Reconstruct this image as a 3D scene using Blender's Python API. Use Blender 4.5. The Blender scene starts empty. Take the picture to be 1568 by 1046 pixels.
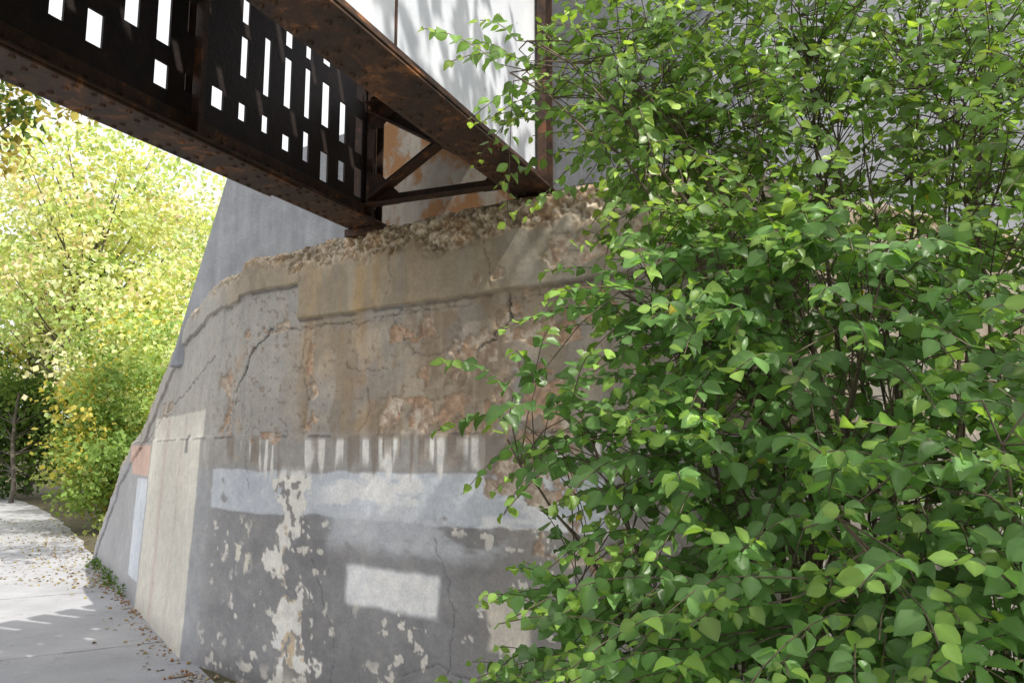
import bpy, math, random
import numpy as np
from mathutils import Vector
random.seed(3); RNG=np.random.default_rng(5)
sc=bpy.context.scene

# ------------------------------------------------------------------ helpers
def vnoise(x,y,seed=0):
    x=np.asarray(x,float); y=np.asarray(y,float)
    xi=np.floor(x).astype(np.int64); yi=np.floor(y).astype(np.int64)
    fx=x-xi; fy=y-yi; fx=fx*fx*(3-2*fx); fy=fy*fy*(3-2*fy)
    def h(a,b):
        n=(a*374761393+b*668265263+seed*144665)&0xffffffff
        n=((n^(n>>13))*1274126177)&0xffffffff
        n=((n^(n>>16))*2246822519)&0xffffffff
        return ((n^(n>>15))&0xffff)/65535.0
    a=h(xi,yi); b=h(xi+1,yi); c=h(xi,yi+1); d=h(xi+1,yi+1)
    return (a*(1-fx)+b*fx)*(1-fy)+(c*(1-fx)+d*fx)*fy
def fbm(x,y,o=4,seed=0,g=.5):
    s=0;a=1;t=0
    for i in range(o):
        s=s+a*vnoise(x*2**i+i*17.3,y*2**i+i*9.1,seed+i*7); t+=a; a*=g
    return s/t
def sstep(a,b,x):
    t=np.clip((x-a)/(b-a),0,1); return t*t*(3-2*t)
def boxm(x,z,x0,x1,z0,z1,s=.02):
    return sstep(x0-s,x0+s,x)*(1-sstep(x1-s,x1+s,x))*sstep(z0-s,z0+s,z)*(1-sstep(z1-s,z1+s,z))
def mesh_np(name,V,F,mat,col=None,smooth=False):
    V=np.asarray(V,np.float32); F=np.asarray(F,np.int32)
    me=bpy.data.meshes.new(name); k=F.shape[1]
    me.vertices.add(len(V)); me.vertices.foreach_set('co',V.ravel())
    me.loops.add(F.size); me.loops.foreach_set('vertex_index',F.ravel())
    me.polygons.add(len(F)); me.polygons.foreach_set('loop_start',np.arange(0,F.size,k,dtype=np.int32))
    me.polygons.foreach_set('loop_total',np.full(len(F),k,np.int32))
    if smooth: me.polygons.foreach_set('use_smooth',np.ones(len(F),bool))
    me.update(calc_edges=True)
    if col is not None:
        a=me.color_attributes.new('Col','FLOAT_COLOR','POINT')
        c=np.ones((len(V),4),np.float32); c[:,:3]=col; a.data.foreach_set('color',c.ravel())
    me.materials.append(mat); o=bpy.data.objects.new(name,me); sc.collection.objects.link(o); return o
def empty(name):
    o=bpy.data.objects.new(name,None); sc.collection.objects.link(o); return o
def par(o,p): o.parent=p; return o

class Geo:
    def __init__(s): s.v=[]; s.f=[]
    def add(s,vs,fs):
        n=len(s.v); s.v+= [tuple(v) for v in vs]; s.f+=[tuple(i+n for i in f) for f in fs]
    def obj(s,name,mat,smooth=False,bevel=0):
        me=bpy.data.meshes.new(name); me.from_pydata(s.v,[],s.f); me.update()
        if smooth: me.polygons.foreach_set('use_smooth',[True]*len(me.polygons))
        me.materials.append(mat); o=bpy.data.objects.new(name,me); sc.collection.objects.link(o)
        if bevel:
            m=o.modifiers.new('b','BEVEL'); m.width=bevel; m.segments=1; m.limit_method='ANGLE'
        return o
    def tube(s,pts,rad,k=5):
        pts=[Vector(p) for p in pts]; n0=len(s.v)
        for i,p in enumerate(pts):
            d=(pts[min(i+1,len(pts)-1)]-pts[max(i-1,0)]).normalized()
            a=d.cross(Vector((.31,.2,.93))).normalized(); b=d.cross(a)
            for j in range(k):
                t=2*math.pi*j/k; s.v.append(tuple(p+(a*math.cos(t)+b*math.sin(t))*rad[i]))
        for i in range(len(pts)-1):
            for j in range(k):
                s.f.append((n0+i*k+j,n0+i*k+(j+1)%k,n0+(i+1)*k+(j+1)%k,n0+(i+1)*k+j))

# ------------------------------------------------------------------ materials
def newmat(name):
    m=bpy.data.materials.new(name); m.use_nodes=True; nt=m.node_tree
    return m,nt,nt.nodes,nt.links,nt.nodes['Principled BSDF']
def noise(nt,scale,detail=4,rough=.6,vec=None,dist=0):
    n=nt.nodes.new('ShaderNodeTexNoise'); n.inputs['Scale'].default_value=scale
    n.inputs['Detail'].default_value=min(detail,5); n.inputs['Roughness'].default_value=rough; n.inputs['Distortion'].default_value=dist
    if vec is not None: nt.links.new(vec,n.inputs['Vector'])
    return n.outputs['Fac']
def pos(nt): return nt.nodes.new('ShaderNodeNewGeometry').outputs['Position']
def ramp(nt,fac,stops):
    r=nt.nodes.new('ShaderNodeValToRGB'); e=r.color_ramp.elements
    while len(e)<len(stops): e.new(.5)
    for i,(p,c) in enumerate(stops):
        e[i].position=p; e[i].color=(*c,1) if len(c)==3 else c
    nt.links.new(fac,r.inputs['Fac']); return r.outputs['Color']
def mix(nt,fac,a,b,mode='MIX'):
    m=nt.nodes.new('ShaderNodeMixRGB'); m.blend_type=mode
    for s,v in ((m.inputs[0],fac),(m.inputs[1],a),(m.inputs[2],b)):
        if isinstance(v,(int,float)): s.default_value=v
        elif isinstance(v,tuple): s.default_value=(*v,1)
        else: nt.links.new(v,s)
    return m.outputs[0]
def bump(nt,h,strength,dist,bsdf):
    b=nt.nodes.new('ShaderNodeBump'); b.inputs['Strength'].default_value=strength; b.inputs['Distance'].default_value=dist
    nt.links.new(h,b.inputs['Height']); nt.links.new(b.outputs[0],bsdf.inputs['Normal'])
def mapping(nt,scale):
    m=nt.nodes.new('ShaderNodeMapping'); m.inputs['Scale'].default_value=scale
    nt.links.new(pos(nt),m.inputs['Vector']); return m.outputs[0]

def mat_wall():
    m,nt,N,L,B=newmat('weathered_concrete')
    a=N.new('ShaderNodeVertexColor'); a.layer_name='Col'
    f=ramp(nt,noise(nt,60,4,.7,pos(nt)),[(.3,(.86,.86,.86)),(.7,(1.12,1.12,1.12))])
    f2=ramp(nt,noise(nt,9,4,.6,pos(nt)),[(.3,(.88,.88,.89)),(.7,(1.12,1.11,1.08))])
    c=mix(nt,1,a.outputs[0],f,'MULTIPLY'); c=mix(nt,1,c,f2,'MULTIPLY')
    L.new(c,B.inputs['Base Color']); B.inputs['Roughness'].default_value=.55
    bump(nt,noise(nt,90,4,.7,pos(nt)),.35,.004,B); return m
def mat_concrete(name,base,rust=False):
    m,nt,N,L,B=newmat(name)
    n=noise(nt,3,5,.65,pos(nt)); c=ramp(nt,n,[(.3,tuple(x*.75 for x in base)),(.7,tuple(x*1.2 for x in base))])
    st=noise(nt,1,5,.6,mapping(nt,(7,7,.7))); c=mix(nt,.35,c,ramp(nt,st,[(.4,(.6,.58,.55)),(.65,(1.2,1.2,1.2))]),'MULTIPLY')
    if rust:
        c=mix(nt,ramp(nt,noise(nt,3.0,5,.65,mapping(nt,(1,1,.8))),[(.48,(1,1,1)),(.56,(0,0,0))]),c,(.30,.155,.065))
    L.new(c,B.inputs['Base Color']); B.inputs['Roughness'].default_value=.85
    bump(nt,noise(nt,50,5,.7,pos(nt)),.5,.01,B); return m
def mat_rust(name,dark=(.035,.02,.014),mid=(.085,.04,.022),hot=(.3,.11,.04),t=(.42,.6,.74)):
    m,nt,N,L,B=newmat(name)
    c=ramp(nt,noise(nt,6,5,.68,pos(nt),1.0),[(t[0],dark),(t[1],mid),(t[2],hot)])
    c=mix(nt,.5,c,ramp(nt,noise(nt,60,3,.6,pos(nt)),[(.3,(.6,.6,.6)),(.7,(1.4,1.3,1.2))]),'MULTIPLY')
    L.new(c,B.inputs['Base Color']); B.inputs['Roughness'].default_value=.62; B.inputs['Metallic'].default_value=.1
    bump(nt,noise(nt,45,5,.7,pos(nt)),.6,.006,B); return m
def mat_paint():
    m,nt,N,L,B=newmat('old_grey_bridge_paint')
    c=ramp(nt,noise(nt,3,5,.6,pos(nt)),[(.3,(.54,.57,.63)),(.7,(.70,.73,.78))])
    fl=ramp(nt,noise(nt,7,5,.7,pos(nt)),[(.66,(0,0,0)),(.72,(1,1,1))])
    c=mix(nt,fl,c,(.2,.1,.06))
    L.new(c,B.inputs['Base Color']); B.inputs['Roughness'].default_value=.5
    bump(nt,noise(nt,30,4,.6,pos(nt)),.3,.004,B); return m
def mat_leaf(name,trans=.42,gloss=.08,rough=.36):
    m,nt,N,L,B=newmat(name)
    a=N.new('ShaderNodeVertexColor'); a.layer_name='Col'
    L.new(a.outputs[0],B.inputs['Base Color']); B.inputs['Roughness'].default_value=rough
    B.inputs['Specular IOR Level'].default_value=.5 if gloss else .1
    t=N.new('ShaderNodeBsdfTranslucent'); tc=mix(nt,1,a.outputs[0],(1.6,1.6,.7),'MULTIPLY'); L.new(tc,t.inputs['Color'])
    mx=N.new('ShaderNodeMixShader'); mx.inputs[0].default_value=trans
    L.new(B.outputs[0],mx.inputs[1]); L.new(t.outputs[0],mx.inputs[2]); L.new(mx.outputs[0],N['Material Output'].inputs['Surface']); return m
def mat_bark(name,a,b):
    m,nt,N,L,B=newmat(name); L.new(ramp(nt,noise(nt,20,4,.6,pos(nt)),[(.3,a),(.7,b)]),B.inputs['Base Color']); B.inputs['Roughness'].default_value=.85
    return m
def mat_path():
    m,nt,N,L,B=newmat('path_concrete')
    c=ramp(nt,noise(nt,1.2,5,.6,pos(nt)),[(.3,(.31,.315,.34)),(.7,(.43,.435,.46))])
    c=mix(nt,.6,c,ramp(nt,noise(nt,70,4,.7,pos(nt)),[(.3,(.75,.75,.75)),(.7,(1.2,1.2,1.2))]),'MULTIPLY')
    c=mix(nt,ramp(nt,noise(nt,5,5,.7,pos(nt)),[(.58,(0,0,0)),(.7,(.5,.5,.5))]),c,(.2,.18,.15))
    L.new(c,B.inputs['Base Color']); B.inputs['Roughness'].default_value=.8
    bump(nt,noise(nt,80,4,.7,pos(nt)),.4,.005,B); return m
def mat_ground():
    m,nt,N,L,B=newmat('soil_and_leaf_litter')
    c=ramp(nt,noise(nt,4,5,.7,pos(nt)),[(.3,(.05,.045,.03)),(.55,(.1,.09,.05)),(.75,(.12,.14,.05))])
    c=mix(nt,ramp(nt,noise(nt,40,4,.6,pos(nt)),[(.55,(0,0,0)),(.65,(1,1,1))]),c,(.28,.2,.08))
    L.new(c,B.inputs['Base Color']); B.inputs['Roughness'].default_value=.95
    bump(nt,noise(nt,25,5,.7,pos(nt)),1,.03,B); return m

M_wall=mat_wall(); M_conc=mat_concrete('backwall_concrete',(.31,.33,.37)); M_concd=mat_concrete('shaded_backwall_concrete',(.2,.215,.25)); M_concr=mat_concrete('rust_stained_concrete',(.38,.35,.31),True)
M_rust=mat_rust('rusty_steel'); M_rust2=mat_rust('rusty_steel_flange',(.038,.022,.015),(.085,.042,.023),(.34,.14,.05),(.40,.57,.72))
M_web=mat_rust('dark_steel_web',(.014,.009,.008),(.026,.015,.012),(.08,.036,.018),(.4,.6,.8))
M_paint=mat_paint(); M_leaf=mat_leaf('bush_leaf'); M_far=mat_leaf('autumn_leaf',.4,0,.7)
M_bark=mat_bark('bark',(.06,.05,.04),(.16,.14,.12)); M_twig=mat_bark('twig_bark',(.07,.05,.035),(.19,.15,.11))
M_path=mat_path(); M_ground=mat_ground(); M_tie=mat_bark('creosoted_timber',(.03,.022,.016),(.08,.06,.045))
M_tar=mat_bark('crack_dirt',(.06,.05,.04),(.12,.1,.08))

# ------------------------------------------------------------------ ground and path
g=Geo(); g.add([(-400,-400,0),(400,-400,0),(400,400,0),(-400,400,0)],[(0,1,2,3)]); g.obj('ground',M_ground)
T=np.array([-.54,.84]); T/=np.linalg.norm(T); Nw=np.array([-T[1],T[0]]) # towards path
P0=np.array([-2.16,6.07])
def onpath(s,w,z):
    bend=max(0,s-12)**2*.004; p=P0+T*s+Nw*(w+bend); return (p[0],p[1],z)
vs=[];fs=[]
K=120
for i in range(K+1):
    s=-13+i*.55
    for j,wd in enumerate((.06,1.9,3.9)):
        vs.append(onpath(s,wd+.05*(vnoise(s*1.3,j*3.1,5)-.5)*2,.004))
for i in range(K):
    for j in range(2): a=i*3+j; fs.append((a,a+3,a+4,a+1))
path_root=empty('footpath')
g=Geo(); g.add(vs,fs); par(g.obj('concrete_slab',M_path),path_root)
g=Geo()
def crackline(f,s0,s1,st,wd):
    pts=[]; s=s0
    while s<s1: pts.append(f(s)); s+=st
    for a,b in zip(pts[:-1],pts[1:]):
        a=np.array(a);b=np.array(b); t=b-a; t/=np.linalg.norm(t)+1e-9; n_=np.array([-t[1],t[0]])*wd*random.uniform(.4,1.2)
        g.add([(*(a-n_),.0085),(*(b-n_*.9),.0085),(*(b+n_*.9),.0085),(*(a+n_),.0085)],[(0,1,2,3)])
crackline(lambda s: onpath(s,1.3+.45*float(fbm(s*.8,0,4,3))+.3*math.sin(s*.3),0)[:2],1.0,22,.09,.02)
for js in (1.2,4.2,7.2,10.2,13.2,17):
    crackline(lambda w: onpath(js+.03*float(fbm(w*5,js,3,6)),w,0)[:2],.1,3.85,.08,.006)
par(g.obj('joints_and_cracks',M_tar),path_root)

# ------------------------------------------------------------------ abutment wall
def seg(a,b,st=.014):
    a=np.array(a,float);b=np.array(b,float);n=int(np.linalg.norm(b-a)/st); t=np.linspace(0,1,n,endpoint=False)[:,None]; return a*(1-t)+b*t
def bez(a,c,b,n=50):
    a,c,b=[np.array(q,float) for q in (a,c,b)]; t=np.linspace(0,1,n,endpoint=False)[:,None]; return a*(1-t)**2+2*c*t*(1-t)+b*t*t
path=np.vstack([seg((5.2,6.3),(1.2,3.99),.03),bez((1.2,3.99),(.95,3.865),(.72,4.029),30),seg((.72,4.029),(-1.85,5.8535),.0085),
     bez((-1.85,5.8535),(-2.165,6.077),(-2.5,6.598),75),seg((-2.5,6.598),(-5.95,11.965),.014)])
tan=np.gradient(path,axis=0); tan/=np.linalg.norm(tan,axis=1)[:,None]; nor=np.stack([-tan[:,1],tan[:,0]],1)
S=np.concatenate([[0],np.cumsum(np.linalg.norm(np.diff(path,axis=0),axis=1))])
X=path[:,0]; Y=path[:,1]; onwing=1-sstep(-2.5,-2.1,X)
H=np.where(X<-2.1,np.interp(Y,[6.0,6.5,7.6,7.72,8.8,8.95,10.4,10.5,11.6,11.97],[3.02,2.98,2.84,2.72,2.14,1.98,1.42,1.27,.5,.1]),3.06)
H=H+(fbm(S*3,S*0,3,9)-.5)*.05+(fbm(S*18,S*0,3,19)-.5)*.035
R=330; fz=np.linspace(0,1,R)
Z=fz[:,None]*H[None,:]; XX=np.broadcast_to(X,Z.shape); SS=np.broadcast_to(S,Z.shape); W=np.broadcast_to(onwing,Z.shape); HH=np.broadcast_to(H,Z.shape)
main=(1-W)
dx=(fbm(SS*5,Z*5,4,1)-.5)*.14; dz=(fbm(SS*5,Z*5,4,2)-.5)*.12
dxs=(fbm(SS*14,Z*14,3,3)-.5)*.05; dzs=(fbm(SS*14,Z*14,3,4)-.5)*.05
lip=np.where(XX>-1.52,2.52,np.where(XX>-2.1,2.78,HH-.26))
d=np.zeros_like(Z)
capn=sstep(0,.010,Z-lip-dzs*.3); d+=.024*capn
d+=.014*(1-sstep(1.69,1.72,Z+dzs*.5+dz*.15))
rough=fbm(SS*24,Z*24,5,31,.66); rough2=fbm(SS*8,Z*8,4,33); peb=fbm(SS*60,Z*60,2,35)
crtop=np.where(XX>-.6,-.20,np.where(XX>-1.6,-.17,-.07))
cr=sstep(crtop-.05,crtop+.05,Z-HH+dz*1.8)*(1-.4*W)
d+=cr*((rough-.5)*.065-.016)+cr*(rough2-.5)*.045+cr*(peb-.5)*.014; d-=sstep(-.035,0,Z-HH)*.03
# spalls
sp=np.zeros_like(Z)
for (x0,x1,z0,z1) in [(-.02,.6,2.22,2.50),(-.8,.3,1.72,1.95),(-.42,-.05,2.12,2.28),(-.27,-.08,2.58,2.66),(-.75,-.45,2.28,2.42),(-1.85,-1.62,1.66,1.74),(.2,.75,2.62,2.85),(-.1,.4,1.3,1.75),(-1.42,-1.34,1.75,2.3),(.0,.3,1.95,2.1),(-2.0,-1.6,2.42,2.5),(-.6,-.2,2.0,2.1),(-2.26,-2.16,1.7,2.2),(.1,.6,1.0,1.2),(-3.6,-3.2,1.95,2.1)]:
    sp=np.maximum(sp,boxm(XX+dx*1.8,Z+dz*1.6,x0,x1,z0,z1,.05)*sstep(.38,.56,fbm(SS*12,Z*12,4,44)))
spe=sstep(.35,.5,sp)
d-=spe*(.010+(rough-.4)*.035)
def crack(pts,w=.006):
    best=np.full(Z.shape,9.)
    for (a,b) in zip(pts[:-1],pts[1:]):
        ax,az=a;bx,bz=b; px=XX+dxs*1.2-ax; pz=Z+dzs*1.2-az; vx=(bx-ax);vz=bz-az
        t=np.clip((px*vx+pz*vz)/(vx*vx+vz*vz),0,1); best=np.minimum(best,np.hypot((px-t*vx)*1.2,pz-t*vz))
    return 1-sstep(w*.5,w*1.6,best)
ck=crack([(-1.76,2.49),(-1.82,2.42),(-1.88,2.38),(-1.98,2.28),(-2.0,2.19),(-2.06,2.12),(-2.1,1.95)],.0065)
ck=np.maximum(ck,.6*crack([(-1.72,2.48),(-1.4,2.45),(-1.2,2.47),(-1.0,2.43),(-.7,2.48),(-.5,2.47)],.0035))
ck=np.maximum(ck,crack([(.0,2.5),(-.03,2.4),(-.02,2.36),(-.1,2.26),(-.22,2.2)],.006))
for pts in ([(-1.3,.9),(-1.2,.6),(-1.1,.35),(-1.12,.05)],[(-.45,1.1),(-.3,.7),(-.35,.3)],[(-1.45,1.7),(-1.4,1.95),(-1.48,2.2),(-1.44,2.5)],[(-1.0,1.72),(-.9,1.85),(-.95,2.0)],
            [(-.75,2.5),(-.7,2.3),(-.55,2.18),(-.4,2.2)],[(-1.9,1.3),(-1.95,1.7),(-1.9,1.9)],[(-1.12,2.2),(-1.0,2.1),(-.8,2.12)],[(-.8,2.55),(-.78,2.9)],[(-.1,2.55),(-.14,2.8)],[(-1.52,2.5),(-1.5,2.95)],[(-.6,.3),(-.4,.38),(-.1,.3)]):
    ck=np.maximum(ck,.5*crack(pts,.003))
ck=np.maximum(ck,.7*crack([(-2.4,2.35),(-2.9,2.15),(-3.5,1.95),(-4.2,1.6)],.005))
d-=ck*.012
d+=(fbm(SS*3,Z*3,3,50)-.5)*.02+(fbm(SS*30,Z*30,3,51)-.5)*.004
d+=(.03+.10*W)*(1-Z/3.0)
brk=sstep(.38,.55,fbm(SS*5,Z*3,3,80))
seamdark=np.exp(-((Z+dzs*.4-1.70)/.008)**2)+.9*np.exp(-((Z-lip-dzs*.3+.010)/.010)**2)+.5*np.exp(-((Z+dzs*.5+dz*.2-2.47)/.006)**2)*main
# colour
def C(r,g_,b): return np.array([r,g_,b])
def lay(c,m,k): return c*(1-m[...,None])+k*m[...,None]
c=np.ones(Z.shape+(3,))*C(.35,.335,.315)
vst=fbm(SS*9,Z*.7,4,60); bl=fbm(SS*2.2,Z*2.2,5,61); bl2=fbm(SS*6,Z*6,4,62); fine=fbm(SS*35,Z*35,3,63)
up=sstep(1.62,1.76,Z)*sstep(-1.75,-1.35,XX+dx)
c=lay(c,up*sstep(.25,.58,bl)*.9,C(.385,.30,.205))
c=lay(c,up*sstep(.5,.64,vst)*.6,C(.27,.19,.12))
c=lay(c,up*sstep(.52,.66,bl2)*.5,C(.49,.43,.35))
c=lay(c,up*np.exp(-((XX+1.25)/.25)**2)*sstep(.40,.58,vst)*.75,C(.42,.27,.12))
c=lay(c,up*sstep(.5,.6,fbm(SS*3,Z*3,4,65))*.55,C(.30,.285,.27))
c=lay(c,up*sstep(.54,.62,fbm(SS*5,Z*1.6,4,79))*.5,C(.24,.185,.12))
c=lay(c,sstep(1.62,1.76,Z)*(1-up)*sstep(.45,.6,vst)*.5,C(.45,.43,.39))
c=lay(c,sstep(1.5,1.6,Z)*np.exp(-((XX+2.08+.05*np.sin(Z*7))/.05)**2)*sstep(.4,.55,bl2)*(1-sstep(2.2,2.5,Z))*.7,C(.44,.32,.21))
# cap band
c=lay(c,capn*main*.85,C(.38,.315,.225)); c=lay(c,capn*main*sstep(.52,.64,bl)*.6,C(.42,.40,.36))
c=lay(c,capn*main*np.exp(-((XX+1.05)/.45)**2)*sstep(.36,.58,vst)*.8,C(.40,.27,.12))
c=lay(c,capn*main*sstep(.5,.6,fbm(SS*7,Z*3,4,67))*.45,C(.25,.205,.14))
# lower grey paint
lowm=1-sstep(1.40,1.52,Z+dz*.6)
c=lay(c,lowm*main*.92,C(.25,.25,.262)); c=lay(c,lowm*main*sstep(.5,.62,bl)*.35,C(.32,.315,.31))
c=lay(c,lowm*main*sstep(.54,.62,fbm(SS*3.4,Z*4.5,5,83))*.4,C(.19,.185,.19))
c=lay(c,lowm*sstep(-.5,.3,XX)*.5*main,C(.35,.31,.26))
c=lay(c,lowm*W*.8,C(.37,.38,.41))
# blue-white painted band, bright sun streaks added into its colour
pb=boxm(XX+dx*.4,Z+dz*.4,-2.28,.5,1.17,1.46,.008)
pbm=pb*sstep(.22,.32,bl2+.1*(fbm(SS*30,Z*12,3,64)))
c=lay(c,pbm*.95,C(.55,.585,.64)); c=lay(c,pb*sstep(.5,.6,fbm(SS*2.5,Z*9,4,66))*.75*sstep(-1.4,-1.1,XX),C(.82,.82,.82))
c=lay(c,boxm(XX+dx,Z+dz,-1.2,-.0,.98,1.25,.06)*.75*sstep(.35,.5,fbm(SS*3,Z*8,4,69)),C(.54,.56,.60))
c=lay(c,boxm(XX+dx*.4,Z+dz*.35,-1.04,-.41,.64,.875,.022)*.97,C(.76,.77,.79))
# white drips
cx=-1.49+.06*np.sin(Z*5)+.03*np.sin(Z*13); wdt=.085+.03*np.sin(Z*4+1)
dr=(1-sstep(0,.012,np.abs(XX+dxs-cx)-wdt+(bl2-.5)*.34+(fbm(SS*22,Z*16,3,84)-.5)*.1))*(1-sstep(1.4,1.5,Z+dz)); c=lay(c,dr,C(.80,.78,.73))
c=lay(c,dr*sstep(.54,.6,bl2),C(.58,.47,.33)); c=lay(c,dr*sstep(.6,.63,fbm(SS*18,Z*14,3,68)),C(.3,.29,.28))
c=lay(c,boxm(XX+dx,Z,-1.85,-.9,.0,.12,.06)*sstep(.47,.55,bl2),C(.64,.6,.55))
flk=sstep(.675,.69,fbm(SS*15,Z*16,4,70))*lowm*main*(1-pb*.9)*sstep(.47,.56,fbm(SS*2.2,Z*2.2,3,71)); c=lay(c,flk*.9,C(.72,.69,.63))
flw=boxm(XX+dx,Z+dz,-2.0,-1.86,.75,1.12,.03)*sstep(.56,.6,fbm(SS*14,Z*12,3,72)); c=lay(c,flw*.9,C(.74,.7,.6))
c=lay(c,sstep(.68,.71,fbm(SS*26,Z*34,3,78))*sstep(1.7,1.72,Z)*(1-capn)*.6,C(.22,.16,.11))
c=lay(c,boxm(XX+dx*.6,Z+dz*.6,-.12,.12,.5,.8,.02)*.9,C(.74,.68,.58))
# drips under the seam
dp=sstep(.61,.66,fbm(SS*13,Z*1.2,3,73))*sstep(1.46,1.56,Z+(vnoise(SS*16,SS*0,74)-.5)*.22)*(1-sstep(1.66,1.69,Z)); c=lay(c,dp*main*.9,C(.8,.78,.74))
dk=sstep(.54,.62,fbm(SS*11,Z*1.2,3,75))*sstep(1.42,1.56,Z+(vnoise(SS*12,SS*0,76)-.5)*.3)*(1-sstep(1.7,1.72,Z)); c=lay(c,dk*main*.65,C(.21,.16,.12))
# cream, pink and white patches on the wing
c=lay(c,boxm(XX+dxs*.3,Z+dzs*.3,-3.75,-2.46,-1,1.93,.012)*.97,C(.72,.69,.61))
c=lay(c,boxm(XX,Z,-2.46,-2.3,-1,1.45,.01)*.6,C(.36,.37,.39))
c=lay(c,boxm(XX+dxs*.3,Z+dzs*.3,-4.45,-3.78,1.33,1.66,.012)*.9,C(.68,.46,.37))
c=lay(c,boxm(XX+dxs*.3,Z+dzs*.3,-4.15,-3.78,.25,1.3,.012)*.9,C(.66,.71,.79))
c=lay(c,boxm(XX,Z,-3.35,-3.25,-1,1.9,.02)*.5,C(.6,.46,.42)); c=lay(c,boxm(XX,Z,-2.9,-2.84,-1,1.9,.02)*.4,C(.6,.52,.47))
c=lay(c,boxm(XX+dx*.2,Z+dz*.2,-2.80,-2.72,1.58,1.74,.01),C(.26,.25,.24))
# spall / crumble colours
c=lay(c,spe*.85,C(.48,.36,.255)); c=lay(c,spe*sstep(.5,.6,rough),C(.65,.56,.46)); c=lay(c,spe*sstep(.52,.6,bl2)*.55,C(.48,.27,.15)); c=lay(c,spe*sstep(.47,.38,rough)*.55,C(.25,.17,.12))
c=lay(c,cr*.9,C(.38,.295,.185)); c=lay(c,cr*sstep(.53,.62,rough),C(.60,.50,.36)); c=lay(c,cr*sstep(.48,.38,rough)*.7,C(.16,.12,.075))
c=lay(c,cr*sstep(.48,.58,rough2)*.5,C(.44,.26,.12)); c=lay(c,cr*sstep(.58,.68,peb)*.6,C(.76,.70,.60)); c=lay(c,cr*sstep(.42,.3,peb)*.5,C(.12,.09,.06))
c=lay(c,W*sstep(1.65,2.0,Z)*.35,C(.41,.39,.36))
c=c*(1-.7*np.clip(seamdark*brk,0,1))[...,None]
c=c*(1-.8*ck)[...,None]
c=c*(.78+.44*fbm(SS*1.3,Z*1.3,3,81))[...,None]*(.93+.14*fine)[...,None]
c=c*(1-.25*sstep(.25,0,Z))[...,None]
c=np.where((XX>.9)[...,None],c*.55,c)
c=np.clip(c*1.06,0,.85)
PX=X[None,:]+nor[None,:,0]*d; PY=Y[None,:]+nor[None,:,1]*d
top=[];tc=[]
for k in range(1,13):
    q=k*.075; rr=(fbm(S*12,S*0+q*12,4,90)-.5)*.05
    top.append(np.stack([PX[-1]-nor[:,0]*q*np.where(X<-2,.5,1),PY[-1]-nor[:,1]*q*np.where(X<-2,.5,1),H+rr-.004*k],-1)); tc.append(np.ones((len(X),3))*C(.36,.3,.22)*(.7+.6*vnoise(S*30,S*0+q*30,3))[:,None])
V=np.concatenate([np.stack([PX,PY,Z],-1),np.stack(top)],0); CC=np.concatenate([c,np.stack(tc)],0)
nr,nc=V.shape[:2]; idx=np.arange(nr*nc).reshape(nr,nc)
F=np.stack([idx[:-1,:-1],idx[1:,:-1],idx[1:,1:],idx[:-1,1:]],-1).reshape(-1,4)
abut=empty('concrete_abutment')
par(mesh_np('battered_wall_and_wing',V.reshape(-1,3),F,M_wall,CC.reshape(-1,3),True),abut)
def prism(poly,ny,mat,name):
    g=Geo(); n=len(poly); a=[(x,y,z) for x,y,z in poly]; b=[(x+ny[0],y+ny[1],z) for x,y,z in poly]
    g.add(a+b,[tuple(range(n)),tuple(range(2*n-1,n-1,-1))]+[(i,i+n,(i+1)%n+n,(i+1)%n) for i in range(n)])
    return g.obj(name,mat,bevel=.012)
bp=lambda x,z:(x,5.3-.71*x,z)
par(prism([bp(-3.32,2.4),bp(-2.66,4.2),bp(-1.22,4.2),bp(-1.22,2.4)],(.3,.42),M_conc,'backwall_left'),abut)
par(prism([bp(-1.22,2.6),bp(-1.22,4.2),bp(.25,4.2),bp(.25,2.6)],(.3,.42),M_concr,'backwall_middle'),abut)
par(prism([bp(.25,2.6),bp(.25,5.4),bp(1.2,5.4),bp(1.2,2.6)],(.3,.42),M_conc,'backwall_right'),abut)
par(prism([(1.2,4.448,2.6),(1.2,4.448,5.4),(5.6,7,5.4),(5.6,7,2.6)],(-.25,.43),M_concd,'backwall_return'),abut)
g=Geo()
g.add([(-2.6,7.6,3.8),(5,8.2,4.3),(8,40,4.3),(-1,40,4),(-5.2,11.9,.2),(-4.5,40,0),(-2.9,7.9,2.6)],[(0,1,2,3),(0,3,5,4,6)])
g.obj('embankment',M_ground)

# ------------------------------------------------------------------ bridge
bd=Vector((.39,.921,0)).normalized(); nd=Vector((.921,-.39,0)).normalized()
def W3(n,b,z): return tuple(nd*n+bd*b+Vector((0,0,z)))
def bbox(g,n0,n1,b0,b1,z0,z1):
    v=[W3(n,b,z) for z in (z0,z1) for b in (b0,b1) for n in (n0,n1)]
    g.add(v,[(0,2,3,1),(4,5,7,6),(0,1,5,4),(2,6,7,3),(0,4,6,2),(1,3,7,5)])
def rivet(g,n,b,z,ax,r=.014):
    ax={'d':Vector((0,0,-1)),'n':nd,'-n':-nd,'u':Vector((0,0,1))}[ax]
    c0=Vector(W3(n,b,z)); a=ax.cross(bd).normalized(); bb=bd
    vs=[];K=7
    for rr,h in ((1,0),(.8,.55)):
        for k in range(K):
            t=2*math.pi*k/K; vs.append(c0+(a*math.cos(t)+bb*math.sin(t))*r*rr+ax*h*r)
    vs.append(c0+ax*r*.8)
    fs=[(k,(k+1)%K,K+(k+1)%K,K+k) for k in range(K)]+[(K+k,K+(k+1)%K,2*K) for k in range(K)]
    g.add(vs,fs)
bridge=empty('railway_bridge')
B0=-4.0
TOPZ=4.95
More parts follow.
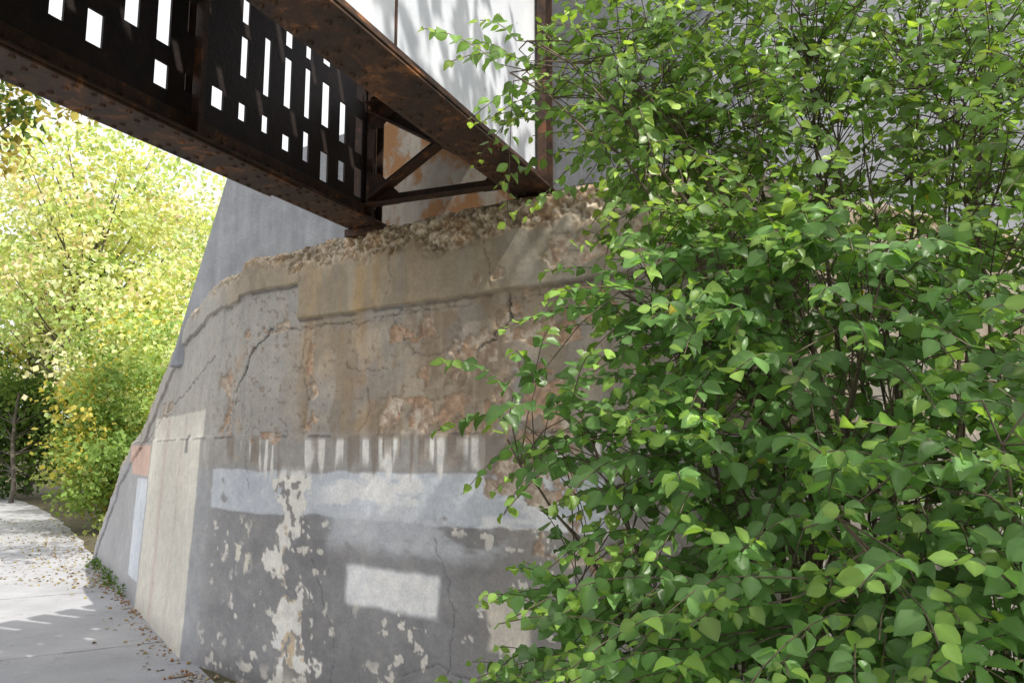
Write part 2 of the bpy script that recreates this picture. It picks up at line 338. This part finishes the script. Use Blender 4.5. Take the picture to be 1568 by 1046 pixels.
def girder(nc,bend,tag,sunpatch_slots):
    w=Geo(); fl=Geo(); rv=Geo()
    z0,z1=3.16,TOPZ
    if not sunpatch_slots: bbox(w,nc-.008,nc+.004,B0,bend,z0,z1)
    else:  # openings cut in the web stand in for sun patches through the ties
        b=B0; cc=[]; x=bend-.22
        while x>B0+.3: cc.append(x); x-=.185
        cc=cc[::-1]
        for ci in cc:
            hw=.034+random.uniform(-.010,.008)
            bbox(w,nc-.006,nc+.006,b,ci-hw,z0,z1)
            sunpatch_holes=[]
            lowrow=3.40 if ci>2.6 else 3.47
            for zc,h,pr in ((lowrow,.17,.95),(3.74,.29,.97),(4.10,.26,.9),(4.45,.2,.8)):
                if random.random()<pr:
                    zc+=random.uniform(-.035,.035); h*=random.uniform(.55,1.2); sunpatch_holes.append((zc-h/2,zc+h/2))
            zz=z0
            for a,c_ in sunpatch_holes: bbox(w,nc-.006,nc+.006,ci-hw,ci+hw,zz,a); zz=c_
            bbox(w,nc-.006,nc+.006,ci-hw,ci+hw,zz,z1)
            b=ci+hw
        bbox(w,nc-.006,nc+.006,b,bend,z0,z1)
    bbox(fl,nc-.135,nc+.135,B0,bend,3.105,3.12)
    bbox(fl,nc-.13,nc+.13,B0,bend-.95,3.088,3.103)
    bbox(fl,nc-.11,nc-.010,B0,bend-.01,3.123,3.137); bbox(fl,nc+.010,nc+.11,B0,bend-.01,3.123,3.137)
    bbox(fl,nc-.022,nc-.010,B0,bend-.01,3.139,3.25); bbox(fl,nc+.010,nc+.022,B0,bend-.01,3.139,3.25)
    bbox(fl,nc-.135,nc+.135,B0,bend,TOPZ+.002,TOPZ+.03)
    bbox(fl,nc+.010,nc+.022,B0,bend-.01,TOPZ-.1,TOPZ); bbox(fl,nc-.022,nc-.010,B0,bend-.01,TOPZ-.1,TOPZ)
    bbox(fl,nc-.16,nc+.16,bend-.12,bend+.12,3.05,3.103)
    b=0.0
    while b<bend-.03:
        zb=3.088 if b<bend-.96 else 3.105
        for o in (-.1,-.045,.045,.1):
            if abs(o)>.05 or int(b/.09)%2==0: rivet(rv,nc+o,b,zb,'d')
        rivet(rv,nc+.022,b+.02,3.19,'n',.012); rivet(rv,nc-.022,b+.02,3.19,'-n',.012)
        b+=.09
    st=Geo()
    bs=[bend-.02,bend-.14,bend-1.7,bend-3.1,bend-4.5]
    for i,s in enumerate(bs):
        for sgn in (-1,1):
            if not sunpatch_slots and sgn>0 and i==2: continue
            a,b_=sorted((nc+sgn*.024,nc+sgn*.075)); bbox(st,a,b_,s-.006,s+.006,3.14,TOPZ-.002)
            a,b_=sorted((nc+sgn*.0235,nc+sgn*.035)); bbox(st,a,b_,s+.007,s+.07 if i else s+.02,3.14,TOPZ-.004)
            z=3.3
            while z<TOPZ-.1 and i: rivet(rv,nc+sgn*.035,s+.04,z,'n' if sgn>0 else '-n',.011); z+=.11
    par(w.obj('web_'+tag,M_paint if not sunpatch_slots else M_web),bridge)
    par(fl.obj('flanges_'+tag,M_rust2,bevel=.003),bridge); par(rv.obj('rivets_'+tag,M_rust2,True),bridge); par(st.obj('stiffeners_'+tag,M_rust),bridge)
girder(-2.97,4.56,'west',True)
girder(-1.66,4.40,'east',False)
g=Geo(); bbox(g,-1.675,-1.669,B0,4.37,3.26,TOPZ-.1); par(g.obj('web_inner_east',M_web),bridge)
g=Geo(); bbox(g,-1.655,-1.648,2.66,2.672,3.255,TOPZ-.11); bbox(g,-1.655,-1.648,.9,.912,3.255,TOPZ-.11); par(g.obj('web_plate_joints_east',M_rust),bridge)
def strut(g,n0,z0,n1,z1,b,w=.07,t=.01):
    a=Vector((n0,z0));c_=Vector((n1,z1));dd=(c_-a).normalized();pp=Vector((-dd.y,dd.x))*w/2
    v=[W3(q.x,bb,q.y) for bb in (b,b+t) for q in (a-pp,a+pp,c_+pp,c_-pp)]
    ff=[(0,1,2,3),(7,6,5,4),(0,4,5,1),(1,5,6,2),(2,6,7,3),(3,7,4,0)]; g.add(v,ff)
    v=[W3(q.x,bb,q.y) for bb in (b-w,b-.001) for q in (a-pp,a-pp*.75,c_-pp*.75,c_-pp)]
    g.add(v,ff)
g=Geo()
for bb in (4.3,1.6,-1.2):
    strut(g,-2.86,3.22,-1.78,3.22,bb); strut(g,-2.86,3.92,-1.78,3.92,bb+.012)
    strut(g,-2.84,3.26,-1.8,3.88,bb+.03,.085); strut(g,-2.84,3.88,-1.8,3.26,bb+.05,.085)
    strut(g,-2.86,4.82,-1.78,4.82,bb)
# gusset plates in the corners of the end frame
for (n0,z0,sn,sz) in ((-2.86,3.19,1,1),(-1.78,3.19,-1,1),(-2.86,3.95,1,-1),(-1.78,3.95,-1,-1)):
    pts=[(n0,z0),(n0+sn*.24,z0),(n0+sn*.24,z0+sz*.06),(n0+sn*.08,z0+sz*.22),(n0,z0+sz*.22)]
    v=[W3(p[0],bb,p[1]) for bb in (4.318,4.326) for p in pts]
    g.add(v,[(0,1,2,3,4),(9,8,7,6,5)]+[(i,(i+1)%5,(i+1)%5+5,i+5) for i in range(5)])
par(g.obj('cross_frames',M_rust,bevel=.002),bridge)
g=Geo(); b=-4.0
while b<4.4:
    bbox(g,-3.45,-1.38,b,b+.2,TOPZ+.032,TOPZ+.23); b+=.3
par(g.obj('timber_ties',M_tie,bevel=.008),bridge)
g=Geo()
for nn in (-2.85,-1.8): bbox(g,nn-.06,nn+.06,-4,4.4,TOPZ+.232,TOPZ+.245); bbox(g,nn-.01,nn+.01,-4,4.4,TOPZ+.247,TOPZ+.34); bbox(g,nn-.035,nn+.035,-4,4.4,TOPZ+.342,TOPZ+.38)
par(g.obj('rails',M_rust),bridge)

# ------------------------------------------------------------------ leaves
TV=np.array([(0,0,0),(.3,0,-.03),(.6,0,-.05),(.85,0,-.07),(1.06,0,-.13),(.16,.28,.04),(.48,.42,.06),(.80,.27,.0),(.16,-.28,.04),(.48,-.42,.06),(.80,-.27,.0)])
TF=np.array([(0,1,5),(1,2,6),(1,6,5),(2,3,7),(2,7,6),(3,4,7),(0,8,1),(1,9,2),(1,8,9),(2,10,3),(2,9,10),(3,10,4)])
FV=np.array([(0,0,0),(.5,.36,.05),(1,0,-.05),(.5,-.36,.05)]); FF=np.array([(0,1,2),(0,2,3)])
def leaves(name,P,D,Nn,size,col,mat,near=True,smooth=True):
    TVv,TFf=(TV,TF) if near else (FV,FF)
    D=D/np.linalg.norm(D,axis=1)[:,None]; A=np.cross(Nn,D); A/=np.linalg.norm(A,axis=1)[:,None]+1e-9; U=np.cross(D,A)
    n=len(P); curl=(RNG.random((n,1,1))*2.2-.3)
    V=P[:,None]+size[:,None,None]*(TVv[None,:,0:1]*D[:,None]+TVv[None,:,1:2]*A[:,None]*(.82+.3*RNG.random((n,1,1)))+TVv[None,:,2:3]*U[:,None]*curl*2)
    F=(TFf[None]+(np.arange(n)*len(TVv))[:,None,None]).reshape(-1,3)
    cc=np.repeat(col,len(TVv),0)
    if near:  # paler midrib
        k=np.tile(np.array([1.35,1.22,1.18,1.12,1.0]+[.93]*6),n); cc=cc*k[:,None]
    return mesh_np(name,V.reshape(-1,3),F,mat,cc,smooth and near)

# ------------------------------------------------------------------ foreground bush
blobs=[((1.02,2.05,1.05),(.70,.5,.62),330),((.95,2.55,2.0),(.60,.55,.5),250),((1.3,3.05,3.0),(1.0,.55,.8),520),
 ((.12,2.65,1.72),(.2,.25,.11),20),((.32,2.7,.75),(.25,.3,.5),110),((2.0,3.6,1.6),(1.2,.8,1.6),240),((.02,2.75,2.95),(.08,.15,.22),12),
 ((1.2,1.75,1.2),(.3,.35,.8),110),((.48,2.85,2.9),(.25,.3,.42),90),((.62,2.5,1.5),(.3,.35,.35),75),((1.75,2.4,2.4),(.40,.6,1.0),110),((.0,2.6,.62),(.15,.2,.1),10),
 ((.5,2.2,.8),(.3,.3,.35),70),((.45,2.7,2.15),(.15,.3,.3),22)]
bush=empty('buckthorn_bush'); br=Geo()
roots=[(1.2,2.7,0),(1.7,3.1,0),(.85,2.75,0),(1.5,2.2,0)]
limbpts=[]
for (c0,r0,n) in blobs:
    for k in range(max(2,min(12,n//25))):
        rt=Vector(min(roots,key=lambda r:(r[0]-c0[0])**2+(r[1]-c0[1])**2+random.random()*.6)); rt+=Vector((random.uniform(-.12,.12),random.uniform(-.12,.12),0))
        tg=Vector([c0[i]+r0[i]*random.uniform(-.8,.8) for i in range(3)])
        hi=c0[2]>2.1 and c0[0]<.8
        mid=rt.lerp(tg,.5)+Vector((random.uniform(-.1,.1)+(.75 if hi else 0),random.uniform(-.1,.1),.25+(.5 if hi else 0))); pts=[]
        for i in range(17):
            t=i/16; p=rt*(1-t)**2+mid*2*t*(1-t)+tg*t*t; p+=Vector((random.uniform(-1,1),random.uniform(-1,1),random.uniform(-1,1)))*.012; pts.append(p)
            if t>.25: limbpts.append(tuple(p))
        br.tube(pts,[.011*(1-i/16)+.003 for i in range(17)],6)
LP=np.array(limbpts)
P=[];D=[];NN=[];SZ=[];CO=[]
for (c0,r0,n) in blobs:
    c0=np.array(c0);r0=np.array(r0)
    for k in range(n):
        v=RNG.normal(size=3); v/=np.linalg.norm(v); q=c0+r0*v*RNG.random()**.45
        if q[2]<.1 : continue
        if .71*q[0]+q[1]>4.3 and q[0]<.9: continue
        near_i=np.argsort(((LP-q)**2).sum(1))[:10]; base=LP[RNG.choice(near_i)]; dist=np.linalg.norm(q-base)
        if dist>.35: q=base+(q-base)*RNG.uniform(.5,1.0)
        out=v*np.array([1,1,.5])+np.array([-.2,-.45,.25])+RNG.normal(size=3)*.45; out/=np.linalg.norm(out)
        L=RNG.uniform(.2,.42)
        m=base*.5+q*.5+np.array([0,0,.03])+RNG.normal(size=3)*.02; br.tube([base,m,q],[.003,.0026,.002],3)
        nl=int(L/.025); pts=[]
        for i in range(nl+1):
            t=i/nl; pts.append(q+out*L*t-np.array([0,0,1])*.10*t*t*L/.3)
        br.tube(pts[::3]+[pts[-1]],[.0018]*(len(pts[::3])+1),3)
        hue=RNG.random(); side=np.cross(out,[0,0,1]); side/=np.linalg.norm(side)
        tone=RNG.uniform(.7,1.3)
        for i,p in enumerate(pts):
            sg=1 if i%2 else -1
            dd=out*.5+side*sg*.8+np.array([0,0,-.55])+RNG.normal(size=3)*.3
            nn=np.array([.05,-.65,.9])+RNG.normal(size=3)*.45
            P.append(p+side*sg*.006); D.append(dd); NN.append(nn); SZ.append(RNG.uniform(.034,.070)*(1-.35*(i/nl)**3)*(.85 if p[2]>2.4 else 1))
            base_c=np.array([.165,.315,.10])*(.7+.6*RNG.random())*tone*(1-.2*hue)
            if p[2]>2.3: base_c=base_c*np.array([1.2,1.08,.9])
            if i>nl-3: base_c=base_c*np.array([1.6,1.35,.95])
            if RNG.random()<.002: base_c=np.array([.45,.38,.05])
            CO.append(base_c)
par(leaves('leaves',np.array(P),np.array(D),np.array(NN),np.array(SZ),np.array(CO),M_leaf),bush)
par(br.obj('branches',M_twig,True),bush)
print('LEAVES',len(P))

# ------------------------------------------------------------------ trees
def tree(name,trunk,h,crown,nclump,perclump,lsize,pal,cr_=.5,tr=.16,mat=None,z0=0):
    root=empty(name); g=Geo(); tx,ty=trunk
    pts=[Vector((tx+.1*math.sin(i),ty+.08*math.cos(i*1.3),z0+(h-z0)*i/7)) for i in range(8)]
    g.tube(pts,[tr*(1-.6*i/7) for i in range(8)],9)
    P=[];D=[];Nn=[];SZ=[];CO=[]
    wts=np.array([b[1][0]*b[1][1]*b[1][2] for b in crown]); wts=wts/wts.sum()
    for k in range(nclump):
        b=crown[RNG.choice(len(crown),p=wts)]; v=RNG.normal(size=3); v/=np.linalg.norm(v)
        cpos=np.array(b[0])+np.array(b[1])*v*RNG.random()**.5
        if cpos[2]<.2: continue
        if k%4==0:
            hb=pts[min(7,max(2,int(7*min(1,cpos[2]/h*.7))))]; e=Vector(cpos); m=hb.lerp(e,.5)+Vector((0,0,-.2))
            g.tube([hb,m,e],[tr*.3,tr*.17,tr*.05],5)
        n=perclump; sub=RNG.normal(size=(n,3))*cr_*np.array([1,1,.6]); P.append(cpos+sub)
        D.append(RNG.normal(size=(n,3))+np.array([0,0,-.4])); Nn.append(RNG.normal(size=(n,3))*.6+np.array([.3,-.4,1]))
        SZ.append(lsize*RNG.uniform(.6,1.25,n)); pc=np.array(pal[RNG.integers(len(pal))])*RNG.uniform(.8,1.15)
        CO.append(pc[None]*RNG.uniform(.75,1.25,(n,1)))
    P=np.concatenate(P); keep=P[:,2]>.05
    par(leaves('crown_leaves',P[keep],np.concatenate(D)[keep],np.concatenate(Nn)[keep],np.concatenate(SZ)[keep],np.clip(np.concatenate(CO)[keep],0,.8),mat or M_far,False),root)
    par(g.obj('trunk_and_limbs',M_bark,True),root); return root
yel=[(.66,.68,.38),(.56,.64,.32),(.7,.68,.44),(.46,.58,.26),(.72,.6,.44),(.62,.66,.46),(.42,.54,.24)]
grn=[(.10,.17,.05),(.14,.22,.06),(.2,.25,.07),(.07,.12,.04)]
mixp=[(.28,.38,.12),(.38,.45,.16),(.52,.46,.12),(.2,.31,.09),(.25,.37,.11)]
tree('autumn_tree',(-13,24),7.5,[((-13,24,8),(4,3,3.6)),((-10.2,23,5.2),(2.5,2.5,3.6))],210,80,.2,yel,.5)
tree('autumn_tree',(-18,30),8,[((-18,31,8),(5,3,4.6))],150,75,.26,yel,.6)
tree('autumn_tree',(-9.5,30),9,[((-10,30,8),(4,3,5))],140,75,.26,yel,.6)
tree('roadside_shrub',(-8.3,16.6),2.2,[((-8.2,16.8,1.9),(1.1,1.6,1.7)),((-7.6,15.6,1.2),(.55,1.0,1.2))],150,80,.12,mixp,.24,.06)
tree('roadside_shrub',(-9.6,20),3.4,[((-9.4,20,3.2),(1.6,1.6,2.1))],130,80,.15,mixp+yel,.33,.08)
tree('roadside_shrub',(-15.5,25),3.4,[((-16.5,27,2.4),(2.6,1.6,2.2))],130,80,.18,grn,.4,.08)
tree('roadside_shrub',(-20,27),3,[((-21,30,3),(3.5,2,3))],120,75,.22,mixp+grn,.4,.08)
tree('maple_tree',(-9,9.2),6,[((-7.2,9.2,6.5),(1.6,1.6,1.2)),((-5.5,9,5.65),(.5,.5,.28)),((-6.3,9.4,5.3),(.25,.4,.35))],80,50,.13,[(.1,.16,.05),(.14,.2,.05),(.35,.3,.08)],.2,.14)
tree('shade_tree',(5.2,-.6),6,[((2.6,1.5,6.8),(1.5,1.5,.8)),((4.2,-1.2,6.8),(1.5,1.5,.8)),((1.0,-1.2,7.0),(1.4,1.6,.7))],84,50,.14,grn,.27,.2)
tree('shade_tree',(.8,10.0),8.2,[((-2.4,8.0,8.6),(1.7,1.6,.6)),((-5.0,11.0,10.4),(2.2,1.8,.7))],62,50,.16,grn,.3,.2,z0=3.8)  # unseen tree, crowns added high out of view to dapple the path

# fallen leaves and rubble
n=2300; s=RNG.uniform(-3,16,n); w_=np.abs(RNG.normal(size=n))*.75+.05; w_[s<5]*=.35
pp=P0[None]+T[None]*s[:,None]+Nw[None]*w_[:,None]
keep=RNG.random(n)<np.where(s<4.5,.16,np.where(s<12,1,.5)); pp=pp[keep]; n=len(pp)
P=np.c_[pp,np.full(n,.012)]; D=RNG.normal(size=(n,3))*np.array([1,1,.15]); Nn=RNG.normal(size=(n,3))*.25+np.array([0,0,1])
pal=np.array([(.3,.22,.07),(.2,.12,.05),(.42,.34,.1),(.13,.08,.04)])
leaves('fallen_leaves',P,D,Nn,RNG.uniform(.025,.06,n),pal[RNG.integers(4,size=n)],M_far,False)
g=Geo()
for i in range(520):
    s=random.uniform(-2,6.5); w0=.03+abs(random.gauss(0,.07))
    if random.random()<.4: q=np.array([random.uniform(-2.2,.3),0]); q[1]=4.54-.71*q[0]; q=q+np.array([-.579,-.815])*(.06+w0*1.3)
    else: q=P0+T*max(s,0)+Nw*(w0+.13)
    r=random.uniform(.005,.022)
    vs=[Vector((q[0],q[1],r*.6))+Vector(v)*r*random.uniform(.7,1.2) for v in ((1,0,0),(0,1,0),(-1,0,0),(0,-1,0),(0,0,.8),(0,0,-.6))]
    g.add(vs,[(0,1,4),(1,2,4),(2,3,4),(3,0,4),(1,0,5),(2,1,5),(3,2,5),(0,3,5)])
g.obj('concrete_rubble',M_concr)
P=[];D=[]
for i in range(34):
    s=random.uniform(3.6,6.8); q=P0+T*s+Nw*random.uniform(.12,.22)
    for k in range(11): P.append((q[0]+random.gauss(0,.04),q[1]+random.gauss(0,.05),random.uniform(.01,.11))); D.append((random.gauss(0,1),random.gauss(0,1),random.uniform(.2,1.2)))
n=len(P); leaves('weeds',np.array(P),np.array(D),RNG.normal(size=(n,3))*.5+np.array([0,0,1]),RNG.uniform(.025,.06,n),np.array([.10,.17,.045])*RNG.uniform(.6,1.4,(n,1)),M_far,False)

# ------------------------------------------------------------------ light and camera
el=math.radians(50); hx,hy=.69,-.72; l=math.hypot(hx,hy); hx/=l;hy/=l
Sd=Vector((hx*math.cos(el),hy*math.cos(el),math.sin(el)))
ld=bpy.data.lights.new('sun','SUN'); ld.energy=5; ld.angle=math.radians(.5); ld.color=(1,.95,.86)
lo=bpy.data.objects.new('sun',ld); sc.collection.objects.link(lo); lo.rotation_euler=(-Sd).to_track_quat('-Z','Y').to_euler(); lo.location=(10,-10,20)
w=bpy.data.worlds.new('World'); sc.world=w; w.use_nodes=True; nt=w.node_tree
sky=nt.nodes.new('ShaderNodeTexSky'); sky.sky_type='NISHITA'; sky.sun_disc=False; sky.sun_elevation=el; sky.sun_rotation=math.atan2(hx,hy)
sky.dust_density=4; sky.air_density=1.0
whitened_sky=mix(nt,.66,sky.outputs[0],(11.2,11.0,10.8))   # white added to the sky colour to raise its brightness
bg=nt.nodes['Background']; nt.links.new(whitened_sky,bg.inputs[0]); bg.inputs[1].default_value=.15
cd=bpy.data.cameras.new('camera'); cd.sensor_width=36; cd.lens=28.0; cd.clip_end=1500; cd.clip_start=.05
co=bpy.data.objects.new('camera',cd); sc.collection.objects.link(co); co.location=(0,0,1.6); co.rotation_euler=(math.radians(97.8),0,0); sc.camera=co
sc.view_settings.view_transform='Standard'; sc.view_settings.look='None'; sc.view_settings.exposure=0
